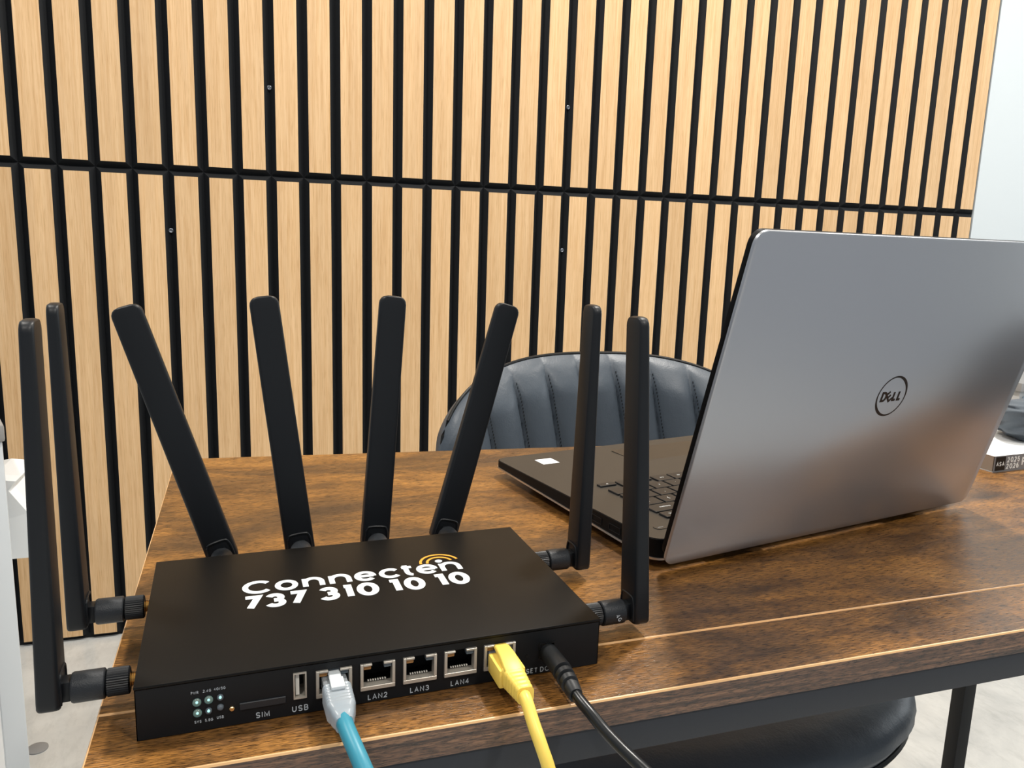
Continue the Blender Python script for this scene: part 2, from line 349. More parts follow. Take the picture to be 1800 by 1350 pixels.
SCR = mesh_from(bm, 'screw', mat('grey screw head', (112, 116, 124), 0.35, metal=0.6), True)
for (x, z) in ((0.0617, 0.552), (0.800, 0.568), (-0.16, 0.223), (0.800, 0.204)):
    k = round((x - X0) / P); o = link('screw', SCR, wall); o.location = (X0 + k * P, YW + 0.0085, z)
w2 = box('wall_side', X0 + 36.0 * P, 4.3, YW + 0.004, YW + 0.05, ZF, ZC, WHITEWALL); tag(w2, 'plain white wall beyond the oak panelling', None, kind='structure')
w4 = box('wall_left', -2.25, X0 - 4.2 * P, YW + 0.004, YW + 0.05, ZF, ZC, WHITEWALL); tag(w4, 'white wall left of the panelling', None, kind='structure')
# right wall with an unseen window, added for daylight
bm = bmesh.new()
for (y0, y1, z0, z1) in ((-2.2, 0.4, ZF, ZC), (1.5, YW + 0.05, ZF, ZC), (0.4, 1.5, ZF, -0.1), (0.4, 1.5, 1.2, ZC)): add_box(bm, 4.3, 4.36, y0, y1, z0, z1)
w3 = link('wall_right', mesh_from(bm, 'wall_right', WHITEWALL)); tag(w3, 'white wall with an opening for the added window', None, kind='structure')
bm = bmesh.new()
for (y0, y1, z0, z1) in ((0.4, 0.46, -0.1, 1.2), (1.44, 1.5, -0.1, 1.2), (0.46, 1.44, -0.1, -0.04), (0.46, 1.44, 1.14, 1.2), (0.93, 0.97, -0.04, 1.14)): add_box(bm, 4.31, 4.35, y0, y1, z0, z1)
wn = link('added_window', mesh_from(bm, 'added_window', WMETAL)); tag(wn, 'unseen white framed window added to bring daylight from the right', None, kind='structure')
GLASS = mat('window glass', (240, 246, 248), 0.0, trans=1.0, spec=0.5)
for (y0, y1) in ((0.46, 0.93), (0.97, 1.44)): box('pane', 4.328, 4.332, y0, y1, -0.04, 1.14, GLASS, wn)
ce = box('ceiling', -2.2, 4.36, -2.2, YW + 0.05, ZC, ZC + 0.05, WHITEWALL); tag(ce, 'white ceiling', None, kind='structure')
LAMP = mat('lit lamp diffuser', (255, 248, 236), 0.5, emit=(255, 246, 230), es=6.0)
for i, (px, py, pw) in enumerate(LAMPS):
    t = empty('ceiling_light', (px, py, ZC - 0.02)); tag(t, 'round recessed ceiling downlight ' + ('above the oak panelling behind the laptop', 'above the oak panelling over the white rack', 'above the white wall and low cabinet', 'behind the camera on the right', 'behind the camera on the left')[i], 'ceiling light', 'recessed downlights')
    bm = bmesh.new(); tube(bm, [(0.098 * math.cos(2 * math.pi * k / 40), 0.098 * math.sin(2 * math.pi * k / 40), 0.012) for k in range(40)], 0.008, 8, True)
    link('trim_ring', mesh_from(bm, 'trim_ring', WMETAL, True), t)
    bm = bmesh.new(); lathe_z(bm, [(0.006, 0.088), (0.020, 0.09)], 36); link('diffuser', mesh_from(bm, 'diffuser', LAMP), t)

# ------------------------------------------------------------------ table
XL, XR, YF, YS, YBL, YBR = -0.0727, 0.935, 0.331, 0.3829, 0.8355, 0.7505
TT = 0.0155
tb = empty('desk', (0, 0, 0)); tag(tb, 'rustic brown wooden desk with charcoal steel frame under the router and laptop', 'desk')
def board(name, pts, parent, bev):
    """board from a top outline (counter-clockwise); pale bevelled rim, dark banded sides"""
    bm = bmesh.new(); n = len(pts); c = Vector((sum(p[0] for p in pts) / n, sum(p[1] for p in pts) / n))
    def ins(d):
        out = []
        for i in range(n):
            p, a, b = Vector(pts[i]), Vector(pts[i - 1]), Vector(pts[(i + 1) % n])
            e1, e2 = (p - a).normalized(), (b - p).normalized(); n1, n2 = Vector((-e1.y, e1.x)), Vector((-e2.y, e2.x))
            out.append(p + (n1 + n2) * (d / (1 + n1.dot(n2))))
        return out
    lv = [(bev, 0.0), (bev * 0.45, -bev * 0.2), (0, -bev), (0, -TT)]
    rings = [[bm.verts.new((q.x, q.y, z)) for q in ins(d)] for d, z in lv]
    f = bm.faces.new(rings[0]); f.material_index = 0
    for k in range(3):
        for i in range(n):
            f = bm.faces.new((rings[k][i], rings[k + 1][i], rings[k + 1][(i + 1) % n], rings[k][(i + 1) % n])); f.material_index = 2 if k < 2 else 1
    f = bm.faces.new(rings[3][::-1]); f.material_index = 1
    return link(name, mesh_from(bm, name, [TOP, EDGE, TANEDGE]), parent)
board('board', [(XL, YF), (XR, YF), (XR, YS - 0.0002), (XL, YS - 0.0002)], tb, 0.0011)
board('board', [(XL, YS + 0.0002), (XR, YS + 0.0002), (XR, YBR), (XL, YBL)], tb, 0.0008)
box('apron', XL + 0.003, XR - 0.003, YF + 0.001, YF + 0.02, -0.0330, -TT, STEEL, tb, 0.001)
box('side_rail', XL + 0.003, XL + 0.022, YF + 0.0205, 0.80, -0.0330, -TT, STEEL, tb, 0.001)
box('side_rail', XR - 0.022, XR - 0.003, YF + 0.0205, 0.715, -0.0330, -TT, STEEL, tb, 0.001)
for (x, y) in ((XL + 0.0125, YF + 0.0135), (XR - 0.0125, YF + 0.0135), (XL + 0.0125, 0.79), (0.868, 0.70)):
    box('leg', x - 0.0095, x + 0.0095, y - 0.0095, y + 0.0095, ZF, -0.0331 if x != 0.868 else -TT, STEELD, tb, 0.0012)

# ------------------------------------------------------------------ router
RW, RD, RH = 0.23007, 0.1443, 0.02706
rt = empty('wireless_router', (-0.0523, 0.3562, 0), R(1.7028)); tag(rt, 'flat black metal router with eight paddle antennas and white lettering on top', 'router')
LAN = [0.0876, 0.1088, 0.1301, 0.1513, 0.1725]
pz0, pz1 = 0.0077, 0.0214
holes = [(x - 0.0083, x + 0.0083, pz0, pz1) for x in LAN] + [(0.0685, 0.0746, 0.0088, 0.0222), (0.1948, 0.2043, 0.0080, 0.0180)]
bm = bmesh.new(); FZ = 0.0004
for f in ((0, RW, 0.0005, RD),):
    v = [bm.verts.new(p) for p in ((0, 0.0004, FZ), (RW, 0.0004, FZ), (RW, RD, FZ), (0, RD, FZ), (0, 0.0004, RH - 0.0016), (RW, 0.0004, RH - 0.0016), (RW, RD, RH - 0.0016), (0, RD, RH - 0.0016))]
    for q in ((0, 3, 2, 1), (1, 2, 6, 5), (2, 3, 7, 6), (3, 0, 4, 7), (4, 5, 6, 7)): bm.faces.new([v[i] for i in q])
link('housing', mesh_from(bm, 'housing', ROUTER), rt)
bm = bmesh.new(); cells(bm, (0.0004, RW - 0.0004), (FZ, RH - 0.0020), holes, 0.0004)
link('front_panel', mesh_from(bm, 'front_panel', ROUTERF), rt)
bm = bmesh.new(); add_box(bm, -0.0003, RW + 0.0003, -0.0003, RD + 0.0003, RH - 0.0015, RH, 0.0005, 2)
link('top_cover', mesh_from(bm, 'top_cover', ROUTER, True), rt)
for (x, y) in ((0.015, 0.012), (RW - 0.015, 0.012), (0.015, RD - 0.012), (RW - 0.015, RD - 0.012)):
    box('rubber_foot', x - 0.005, x + 0.005, y - 0.005, y + 0.005, 0.0, 0.0006, BLACKPVC, rt)
# network ports
bm = bmesh.new()
ox, oz0, oz1, iw, d = 0.0086, pz0 - 0.0002, pz1 + 0.0001, 0.0063, 0.0009
for (a, b, c, e) in ((-ox, ox, oz0, oz0 + 0.0021), (-ox, -iw - 0.0008, oz0 + 0.0021, oz1), (iw + 0.0008, ox, oz0 + 0.0021, oz1), (-iw - 0.0008, -0.0029, oz1 - 0.0011, oz1), (0.0029, iw + 0.0008, oz1 - 0.0011, oz1)):
    add_box(bm, a, b, -d, 0.004, c, e, 0.00015, 1)
PSH = mesh_from(bm, 'port_shield', NICKEL)
bm = bmesh.new()
v = [bm.verts.new(p) for p in ((-.0083, .0004, pz0), (.0083, .0004, pz0), (.0083, .0004, pz1), (-.0083, .0004, pz1), (-.0083, .014, pz0), (.0083, .014, pz0), (.0083, .014, pz1), (-.0083, .014, pz1))]
for q in ((0, 1, 5, 4), (1, 2, 6, 5), (2, 3, 7, 6), (3, 0, 4, 7), (4, 5, 6, 7)): bm.faces.new([v[i] for i in q])
PCV = mesh_from(bm, 'cavity', CAVITY)
bm = bmesh.new(); add_box(bm, -0.0071, -0.0032, 0.0002, 0.004, pz1 - 0.0034, pz1 - 0.0010, 0.0003, 1); PAM = mesh_from(bm, 'port_lamp', AMBER)
bm = bmesh.new(); add_box(bm, 0.0032, 0.0071, 0.0002, 0.004, pz1 - 0.0034, pz1 - 0.0010, 0.0003, 1); PSM = mesh_from(bm, 'port_lamp', SMOKE)
bm = bmesh.new()
for k in range(8): add_box(bm, -0.0042 + k * 0.0012 - 0.0003, -0.0042 + k * 0.0012 + 0.0003, 0.0024, 0.0034, pz0 + 0.0029, pz0 + 0.0034)
PCT = mesh_from(bm, 'contacts', mat('bright contact pins', (236, 232, 222), 0.3, metal=0.3))
for x in LAN:
    s = link('network_port', PSH, rt); s.location = (x, 0, 0); s['label'] = 'nickel framed network socket'
    for nm, me in (('cavity', PCV), ('port_lamp', PAM), ('port_lamp', PSM), ('contacts', PCT)): link(nm, me, s)
# usb socket
bm = bmesh.new()
for (a, b, c, e) in ((0.0685, 0.0746, 0.0088, 0.0094), (0.0685, 0.0746, 0.0216, 0.0222), (0.0685, 0.0691, 0.0094, 0.0216), (0.0740, 0.0746, 0.0094, 0.0216)): add_box(bm, a, b, -0.0005, 0.012, c, e)
us = link('usb_port', mesh_from(bm, 'usb_port', NICKEL), rt); us['label'] = 'upright nickel usb socket'
box('tongue', 0.0696, 0.0713, 0.0012, 0.012, 0.0102, 0.0208, USBW, us); box('cavity', 0.0691, 0.0740, 0.0119, 0.0121, 0.0094, 0.0216, CAVITY, us)
# sim tray, key pin, reset hole, power socket
box('sim_tray', 0.0440, 0.0650, -0.0004, 0.003, 0.0076, 0.0112, mat('dark sim tray', (36, 39, 43), 0.4), rt, 0.0003, 1)
bm = bmesh.new(); lathe_y(bm, [(0.001, 0.0012), (-0.0003, 0.0012), (-0.0006, 0.0009)], 16, 0.0407, 0.0091); link('pin', mesh_from(bm, 'pin', BRASS, True), rt)
bm = bmesh.new(); lathe_y(bm, [(0.001, 0.0011), (0.0002, 0.0011)], 16, 0.1882, 0.0116); link('reset_hole', mesh_from(bm, 'reset_hole', CAVITY), rt)
bm = bmesh.new()
for (a, b, c, e) in ((0.1948, 0.2043, 0.0080, 0.0088), (0.1948, 0.2043, 0.0172, 0.0180), (0.1948, 0.1956, 0.0088, 0.0172), (0.2035, 0.2043, 0.0088, 0.0172)): add_box(bm, a, b, 0.0, 0.012, c, e)
link('power_socket', mesh_from(bm, 'power_socket', CAVITY), rt)
for i, (x, z) in enumerate(((0.0257, 0.0151), (0.0308, 0.0155), (0.0358, 0.0158), (0.0258, 0.0097), (0.0306, 0.0099), (0.0357, 0.0108))):
    on = i in (0, 1, 3); r = 0.0019 if on else 0.0015
    bm = bmesh.new(); lathe_y(bm, [(0.001, r), (-0.0003, r), (-0.0009, r * 0.75), (-0.0012, r * 0.3)], 16)
    o = link('indicator_lamp', mesh_from(bm, 'indicator_lamp', LEDON if on else LEDOFF, True), rt); o.location = (x, 0, z)
    if on or i in (2, 4):
        bm = bmesh.new(); lathe_y(bm, [(-0.0004, 0.0007), (-0.0013, 0.0006), (-0.0015, 0.0003)], 10, 0, 0.0006)
        link('core', mesh_from(bm, 'core', LEDCORE, True), o)
def front_text(s, x, z, size, bold=0.0, xs=1.0, align='CENTER'):
    o = link('lettering', plain_text(s, size * 0.8, size * 0.115, PRINT, 0.24 if size > 0.0025 else 0.2, 'CENTER', 0.00012, xs), rt); o.location = (x, 0.0003, z); o.rotation_euler = (R(90), 0, 0)
for s, x, z in (('PWR', 0.0249, 0.0192), ('2.4G', 0.0302, 0.0194), ('4G/5G', 0.0357, 0.0196), ('SYS', 0.0258, 0.0045), ('5.8G', 0.0306, 0.0046), ('USB', 0.0355, 0.0050)): front_text(s, x, z, 0.0017, 0.0, 0.9)
front_text('SIM', 0.0543, 0.0020, 0.0037, 0.008); front_text('USB', 0.0715, 0.0020, 0.0038, 0.008)
for s, x in (('LAN2', LAN[1]), ('LAN3', LAN[2]), ('LAN4', LAN[3])): front_text(s, x, 0.0017, 0.0036, 0.008)
front_text('RESET', 0.1888, 0.0014, 0.0034, 0.008); front_text('DC', 0.1985, 0.0013, 0.0036, 0.008)
# lettering on the cover
W1 = [('C', 48.1, 63.8), ('o', 65.9, 78.9), ('n', 81.3, 94.0), ('n', 96.5, 109.6), ('e', 111.4, 124.5), ('c', 126.2, 138.6), ('t', 139.4, 148.6), ('e', 149.2, 162.4), ('n', 164.0, 177.4)]
W2 = [('7', 47.5, 58.2), ('3', 59.6, 70.7), ('7', 71.8, 82.2), ('3', 88.8, 100.1), ('1', 101.4, 108.4), ('0', 110.1, 122.8), ('1', 128.2, 136.2), ('0', 137.7, 150.1), ('1', 155.6, 163.8), ('0', 164.9, 177.4)]
for row, y0, wt in ((W1, 82.2, 3.2), (W2, 62.6, 3.9)):
    bm = bmesh.new()
    for c, a, b in row: glyph(bm, c, a / 1000, b / 1000, y0 / 1000, (y0 + (17.3 if c in 'Ct0123456789' else 14.0)) / 1000, wt / 1000)
    o = link('lettering', mesh_from(bm, 'lettering', WHITEINK), rt); o.location = (0, 0, RH + 0.00005)
acx, acy = 0.1660, 0.0972
for (r0, r1) in ((0.0112, 0.0128), (0.0070, 0.0086)):
    bm = bmesh.new(); A = [bm.verts.new((acx + rr * math.cos(a), acy + rr * math.sin(a), RH + z)) for z in (0.00005, 0.00017) for rr in (r0, r1) for a in [R(12 + 168 * k / 20) for k in range(21)]]
    g = lambda z, s, k: A[(z * 2 + s) * 21 + k]
    for k in range(20):
        for q in ((g(1, 0, k), g(1, 1, k), g(1, 1, k + 1), g(1, 0, k + 1)), (g(0, 0, k), g(0, 0, k + 1), g(0, 1, k + 1), g(0, 1, k)), (g(0, 1, k), g(0, 1, k + 1), g(1, 1, k + 1), g(1, 1, k)), (g(0, 0, k), g(1, 0, k), g(1, 0, k + 1), g(0, 0, k + 1))): bm.faces.new(q)
    link('arc', mesh_from(bm, 'arc', ORANGE), rt)
bm = bmesh.new(); lathe_z(bm, [(RH + 0.00005, 0.0023), (RH + 0.00017, 0.0023)], 18, 0.1657, 0.0990); link('dot', mesh_from(bm, 'dot', WHITEINK), rt)
# antennas: local y points out of the router along the plug axis, z up
AX = 0.0135
def blade_mesh(fold):
    """paddle lofted upwards; fold leans the tip along +y"""
    bm = bmesh.new(); zb, zt = -0.0065, 0.1745; rings = []
    zs = [zb, zb + 0.0006, zb + 0.0022, zb + 0.005] + [0.02 + 0.14 * k / 6 for k in range(7)] + [zt - 0.0055, zt - 0.0035, zt - 0.0018, zt - 0.0007, zt]
    for z in zs:
        t = (z - zb) / (zt - zb); w = 0.0200 - 0.0014 * t; th = 0.0102 - 0.0042 * t
        dt = max(0.0, 0.0055 - (zt - z)); db = max(0.0, 0.004 - (z - zb))
        cut = 0.0055 - math.sqrt(max(0, 0.0055 ** 2 - dt ** 2)) + 0.75 * (0.004 - math.sqrt(max(0, 0.004 ** 2 - db ** 2)))
        e = min(zt - z, z - zb); s = 1.0 if e > 0.0012 else 0.72 + 0.28 * math.sqrt(max(0, 1 - (1 - e / 0.0012) ** 2))
        rings.append([(x, 0.0387 + y + fold * t, z) for x, y in rrect((w - 2 * cut), th * s, 0.0022, 4)])
    loft(bm, rings); return mesh_from(bm, 'antenna', ANT, True, 40)
bm = bmesh.new(); lathe_y(bm, [(0.0155, 0.0066), (0.0160, 0.0072), (0.0290, 0.0072), (0.0298, 0.0068), (0.0300, 0.0055)], 28); ASL = mesh_from(bm, 'sleeve', SLEEVE, True)
bm = bmesh.new(); lathe_y(bm, [(0.0048, 0.0058), (0.0054, 0.0066), (0.0146, 0.0066), (0.0152, 0.0060), (0.0156, 0.0050)], 72, 0, 0, 0.00035); ANU = mesh_from(bm, 'knurled_nut', NUT)
prof = []
for k in range(9): prof += [(-0.001 + k * 0.0008, 0.0030), (-0.001 + k * 0.0008 + 0.0004, 0.0034)]
bm = bmesh.new(); lathe_y(bm, prof, 18); ATH = mesh_from(bm, 'threaded_connector', BRASS, True)
bm = bmesh.new(); add_box(bm, -0.0042, 0.0042, 0.0296, 0.0345, -0.0050, 0.0052, 0.0012, 2); AHI = mesh_from(bm, 'hinge', ANT, True)
bm = bmesh.new(); tube(bm, catmull([(-0.0076, 0.0336, -0.004), (-0.0076, 0.0336, 0.004), (-0.0068, 0.0336, 0.0085), (-0.0045, 0.0336, 0.0102), (0.0045, 0.0336, 0.0102), (0.0068, 0.0336, 0.0085), (0.0076, 0.0336, 0.004), (0.0076, 0.0336, -0.004)], 4), 0.0008, 6); AAR = mesh_from(bm, 'hinge_frame', ANT, True)
B0 = blade_mesh(0.0)
ANTS = [((0.0372, RD), 0, -17.1, B0), ((0.0882, RD), 0, -6.7, B0), ((0.1408, RD), 0, 4.1, B0), ((0.1922, RD), 0, 15.1, B0),
        ((0, 0.0325), 90, 0, blade_mesh(-0.003)), ((0, 0.1130), 90, 0, blade_mesh(0.001)), ((RW, 0.0300), -90, -2.6, blade_mesh(-0.0055)), ((RW, 0.1110), -90, 0, blade_mesh(0.0015))]
for i, ((x, y), rz, tilt, me) in enumerate(ANTS):
    o = link('antenna', me, rt); o.location = (x, y, AX); o.rotation_euler = (Matrix.Rotation(R(rz), 3, 'Z') @ Matrix.Rotation(R(tilt), 3, 'Y')).to_euler()
    for nm, mm in (('sleeve', ASL), ('knurled_nut', ANU), ('threaded_connector', ATH), ('hinge', AHI), ('hinge_frame', AAR)): link(nm, mm, o)
    if i == 6:
        tx = link('lettering', plain_text('4G', 0.0026, 0.0004, PRINT), o)
        tx.matrix_local = Matrix.Translation((0.0072 * math.cos(R(8)) + 0.00005, 0.0232, 0.0072 * math.sin(R(8)) - 0.0025)) @ Matrix.Rotation(R(90), 4, 'Z') @ Matrix.Rotation(R(90), 4, 'X')  @ Matrix.Rotation(R(-60), 4, 'Z')

# ------------------------------------------------------------------ cables (built in the router's frame)
RM = Matrix.Translation((-0.0523, 0.3562, 0)) @ Matrix.Rotation(R(1.7028), 4, 'Z')
def cable_root(name, label, cat, x, z):
    t = empty(name, (0, 0, 0)); t.matrix_world = RM @ Matrix.Translation((x, 0, z)); tag(t, label, cat); return t
def ribbed(bm, y0, y1, w0, h0, w1, h1, ribs, depth, dz=0.0):
    rings = []; N = ribs * 4
    for k in range(N + 1):
        t = k / N; s = -depth if (k % 4 in (2, 3)) else 0
        rings.append([(x, y0 + (y1 - y0) * t, z + dz * t) for x, z in rrect(w0 + (w1 - w0) * t + s, h0 + (h1 - h0) * t + s, 0.0025, 4)])
    loft(bm, rings)
FLZ = ZF
# teal cable, clear plug
t = cable_root('ethernet_cable', 'teal network cable with clear plug in the first network socket', 'cable', LAN[0], 0.0140)
bm = bmesh.new(); add_box(bm, -0.0058, 0.0058, -0.0125, 0.0075, -0.0040, 0.0036, 0.0005, 1); link('plug', mesh_from(bm, 'plug', CLEAR, True), t)
bm = bmesh.new(); add_box(bm, -0.0029, 0.0029, -0.0120, 0.004, 0.0046, 0.0060, 0.0004, 1); add_box(bm, -0.0033, 0.0033, -0.0160, -0.0070, 0.0056, 0.0074, 0.0006, 2)
link('latch', mesh_from(bm, 'latch', mat('white clear latch', (236, 242, 245), 0.2, trans=0.25), True), t)
bm = bmesh.new(); ribbed(bm, -0.0100, -0.0240, 0.0136, 0.0120, 0.0132, 0.0110, 6, 0.0007); ribbed(bm, -0.0240, -0.0345, 0.0132, 0.0110, 0.0080, 0.0080, 2, 0.0003, -0.0004); link('boot', mesh_from(bm, 'boot', FROST, True), t)
bm = bmesh.new(); tube(bm, catmull([(0, -0.0235, 0.0002), (0, -0.031, 0.0003), (0.0006, -0.040, -0.0004), (0.0038, -0.0555, -0.0055), (0.0075, -0.066, -0.0145), (0.0125, -0.078, -0.035), (0.018, -0.088, -0.08), (0.02, -0.095, -0.2), (0.01, -0.1, -0.45), (0.0, -0.09, FLZ + 0.03), (-0.02, -0.02, FLZ - 0.008), (-0.1, 0.1, FLZ - 0.0105)], 8), 0.0038, 14)
link('jacket', mesh_from(bm, 'jacket', TEAL, True), t)
# yellow cable
t = cable_root('ethernet_cable', 'yellow network cable with moulded yellow plug in the last network socket', 'cable', LAN[4], 0.0140)
bm = bmesh.new(); add_box(bm, -0.0058, 0.0058, -0.0030, 0.0075, -0.0040, 0.0036, 0.0005, 1); link('plug', mesh_from(bm, 'plug', CLEAR, True), t)
bm = bmesh.new(); add_box(bm, -0.0070, 0.0070, -0.0200, -0.0015, -0.0058, 0.0040, 0.0012, 2)
ribbed(bm, -0.0190, -0.0380, 0.0118, 0.0112, 0.0086, 0.0086, 6, 0.0008, 0.0004); link('boot', mesh_from(bm, 'boot', YELLOW, True), t)
bm = bmesh.new(); loft(bm, [[(x, y, z + h) for x, z in rrect(w, hh, 0.0012, 3)] for y, h, w, hh in ((0.0, 0.0065, 0.0072, 0.002), (-0.004, 0.0070, 0.0080, 0.0030), (-0.012, 0.0062, 0.0088, 0.0042), (-0.020, 0.0044, 0.0098, 0.0040), (-0.027, 0.0022, 0.0085, 0.0030))]); link('latch_cover', mesh_from(bm, 'latch_cover', YELLOW, True), t)
bm = bmesh.new(); tube(bm, catmull([(-0.0004, -0.033, 0.0004), (-0.0008, -0.041, 0.0), (-0.0006, -0.050, -0.0060), (0.0008, -0.0575, -0.0135), (0.0030, -0.064, -0.0240), (0.006, -0.07, -0.045), (0.008, -0.076, -0.10), (0.006, -0.08, -0.25), (0.0, -0.08, -0.5), (0.0, -0.07, FLZ + 0.03), (-0.02, 0.0, FLZ - 0.008), (-0.08, 0.12, FLZ - 0.0105)], 8), 0.0031, 14)
link('jacket', mesh_from(bm, 'jacket', YELLOW, True), t)
# black power lead
t = cable_root('power_cable', 'black power lead plugged into the socket at the right end of the router', 'cable', 0.1995, 0.0130)
bm = bmesh.new(); lathe_y(bm, [(0.010, 0.0028), (-0.0005, 0.0028)], 18); link('barrel', mesh_from(bm, 'barrel', NICKEL, True), t)
bm = bmesh.new(); rings = []
for y, r, z in ((-0.0006, 0.0044, 0.0), (-0.0012, 0.0049, 0.0), (-0.012, 0.0050, 0.0), (-0.018, 0.0052, -0.0002), (-0.0205, 0.0052, -0.0005), (-0.0209, 0.0036, -0.0006), (-0.0222, 0.0036, -0.0008), (-0.0227, 0.0051, -0.0009), (-0.0252, 0.0050, -0.0013), (-0.0257, 0.0035, -0.0014), (-0.0270, 0.0035, -0.0016), (-0.0275, 0.0049, -0.0017), (-0.0300, 0.0047, -0.0022), (-0.0305, 0.0034, -0.0023), (-0.0318, 0.0034, -0.0026), (-0.0323, 0.0044, -0.0028), (-0.0352, 0.0041, -0.0035), (-0.0372, 0.0036, -0.0040)):
    rings.append([(r * math.cos(2 * math.pi * k / 24), y, z + r * math.sin(2 * math.pi * k / 24)) for k in range(24)])
loft(bm, rings); link('plug', mesh_from(bm, 'plug', mat('black moulded plug', (26, 28, 30), 0.45), True), t)
bm = bmesh.new(); tube(bm, catmull([(0.0002, -0.035, -0.0036), (0.0008, -0.041, -0.0048), (0.0028, -0.049, -0.0070), (0.0055, -0.057, -0.0104), (0.0098, -0.0685, -0.0142), (0.0152, -0.081, -0.0180), (0.0250, -0.098, -0.026), (0.04, -0.115, -0.06), (0.05, -0.12, -0.15), (0.05, -0.12, -0.4), (0.04, -0.11, FLZ + 0.03), (0.02, -0.03, FLZ - 0.008), (0.0, 0.1, FLZ - 0.0108)], 8), 0.0029, 12)
link('jacket', mesh_from(bm, 'jacket', BLACKPVC, True), t)

# ------------------------------------------------------------------ laptop: x along the hinge, y towards its user, z up
LW = 0.3531
lt = empty('laptop', (0.27232, 0.46118, 0), R(10.534)); tag(lt, 'open silver laptop with its lid back turned to the camera', 'laptop')
def slab(bm, inset, zf0, zf1, y0=0.010, y1=0.258, r=0.011, mi=0):
    o = [(x + LW / 2, y + (y0 + y1) / 2) for x, y in rrect(LW - 2 * inset, (y1 - y0) - 2 * inset, r, 6)]
    loft(bm, [[(x, y, zf0(y)) for x, y in o], [(x, y, zf1(y)) for x, y in o]], True, mi)
zt = lambda y: 0.0208 - 0.017 * y
zb = lambda y: 0.0058 + 0.017 * y
bm = bmesh.new(); slab(bm, 0.0006, zb, zt); bs = link('base', mesh_from(bm, 'base', [LBLACK], True), lt)
bm = bmesh.new(); slab(bm, 0.0012, lambda y: zt(y) - 0.0001, lambda y: zt(y) + 0.0005); dk = link('keyboard_deck', mesh_from(bm, 'keyboard_deck', DECK, True), lt)
bm = bmesh.new(); slab(bm, 0.0, lambda y: zb(y) - 0.0008, lambda y: zb(y) + 0.0008); link('bottom_cover', mesh_from(bm, 'bottom_cover', ALUE, True), lt)
for (y0, y1) in ((0.022, 0.032), (0.226, 0.236)):
    bm = bmesh.new(); add_box(bm, 0.03, LW - 0.03, y0, y1, 0.0, zb(y1) - 0.0006, 0.0006, 1); link('rubber_foot', mesh_from(bm, 'rubber_foot', BLACKPVC), lt)
for (y0, y1) in ((0.052, 0.066), (0.076, 0.089), (0.097, 0.101)):
    bm = bmesh.new(); z = (zt(y0) + zb(y0)) / 2
    for a in ((y0, y1, z - 0.0026, z - 0.0022), (y0, y1, z + 0.0022, z + 0.0026), (y0, y0 + 0.0004, z - 0.0022, z + 0.0022), (y1 - 0.0004, y1, z - 0.0022, z + 0.0022)): add_box(bm, 0.0001, 0.004, *a)
    link('side_port', mesh_from(bm, 'side_port', STEELD), bs)
# keys; columns are counted from the user's right (x = 0 side)
ROWS = [('DEL', 'END', 'HOME', 'PRT', 'F10', 'F9', 'F8', 'F7', 'F6', 'F5', 'F4', 'F3', 'F2', 'F1', 'ESC'),
        ('Backspace', '=', '-', '0', '9', '8', '7', '6', '5', '4', '3', '2', '1', '~'),
        ('\\', ']', '[', 'P', 'O', 'I', 'U', 'Y', 'T', 'R', 'E', 'W', 'Q', 'Tab'),
        ('Enter', "'", ';', 'L', 'K', 'J', 'H', 'G', 'F', 'D', 'S', 'A', 'Caps'),
        ('Shift', '/', '.', ',', 'M', 'N', 'B', 'V', 'C', 'X', 'Z', 'Shift'),
        ('>', 'v', '<', 'Ctrl', 'Alt', ' ', 'Alt', 'Win', 'Fn', 'Ctrl')]
WID = [[1.0] * 15, [1.7] + [1] * 12 + [1], [1.3] + [1] * 12 + [1.5], [1.75] + [1] * 11 + [1.8], [2.2] + [1] * 10 + [2.35], [1, 1, 1, 1, 1, 5, 1, 1, 1, 1.2]]
YR = [(0.0445, 0.0555)] + [(0.0580 + 0.0168 * k, 0.0580 + 0.0168 * k + 0.0148) for k in range(5)]
KX0, KX1 = 0.0385, LW - 0.0385
for ri, (names, ws) in enumerate(zip(ROWS, WID)):
    un = (KX1 - KX0) / sum(ws); x = KX0; y0, y1 = YR[ri]
    for nm, w in zip(names, ws):
        a, b = x + 0.0011, x + un * w - 0.0011; x += un * w; ya, yb = (y0, y1)
        if ri == 5 and nm in '><': ya = y0 + 0.0078
        cx, cy = (a + b) / 2, (ya + yb) / 2; zk = zt(cy) + 0.0005
        bm = bmesh.new(); loft(bm, [[(px, py, z) for px, py in rrect((b - a) - i, (yb - ya) - i, 0.001, 2)] for z, i in ((0, 0), (0.0013, 0), (0.0016, 0.0005))])
        if nm.strip():
            tm = text_mesh(nm, 0.0040 if len(nm) == 1 else 0.0026, WHITEINK, 0.01, 1.0, 'CENTER', 0.00006)
            b2 = bmesh.new(); b2.from_mesh(tm)
            for v in b2.verts: v.co = Vector((-v.co.x, -v.co.y + 0.001, 0.00162 + v.co.z))
            for f in b2.faces: f.material_index = 1
            tmp = bpy.data.meshes.new('t'); b2.to_mesh(tmp); b2.free(); bm.from_mesh(tmp); bpy.data.meshes.remove(tmp); bpy.data.meshes.remove(tm)
        me = mesh_from(bm, 'key', [KEYM, WHITEINK]); o = link('key', me, dk); o.location = (cx, cy, zk)
bm = bmesh.new(); loft(bm, [[(0.0235 + px, 0.0315 + py, zt(0.03) + z) for px, py in rrect(0.014, 0.008, 0.003, 4)] for z in (0.0005, 0.0009)]); pb = link('power_button', mesh_from(bm, 'power_button', DECK), lt)
box('lamp_mark', 0.0190, 0.0240, 0.0308, 0.0312, zt(0.03) + 0.0009, zt(0.03) + 0.00095, PRINT, pb)
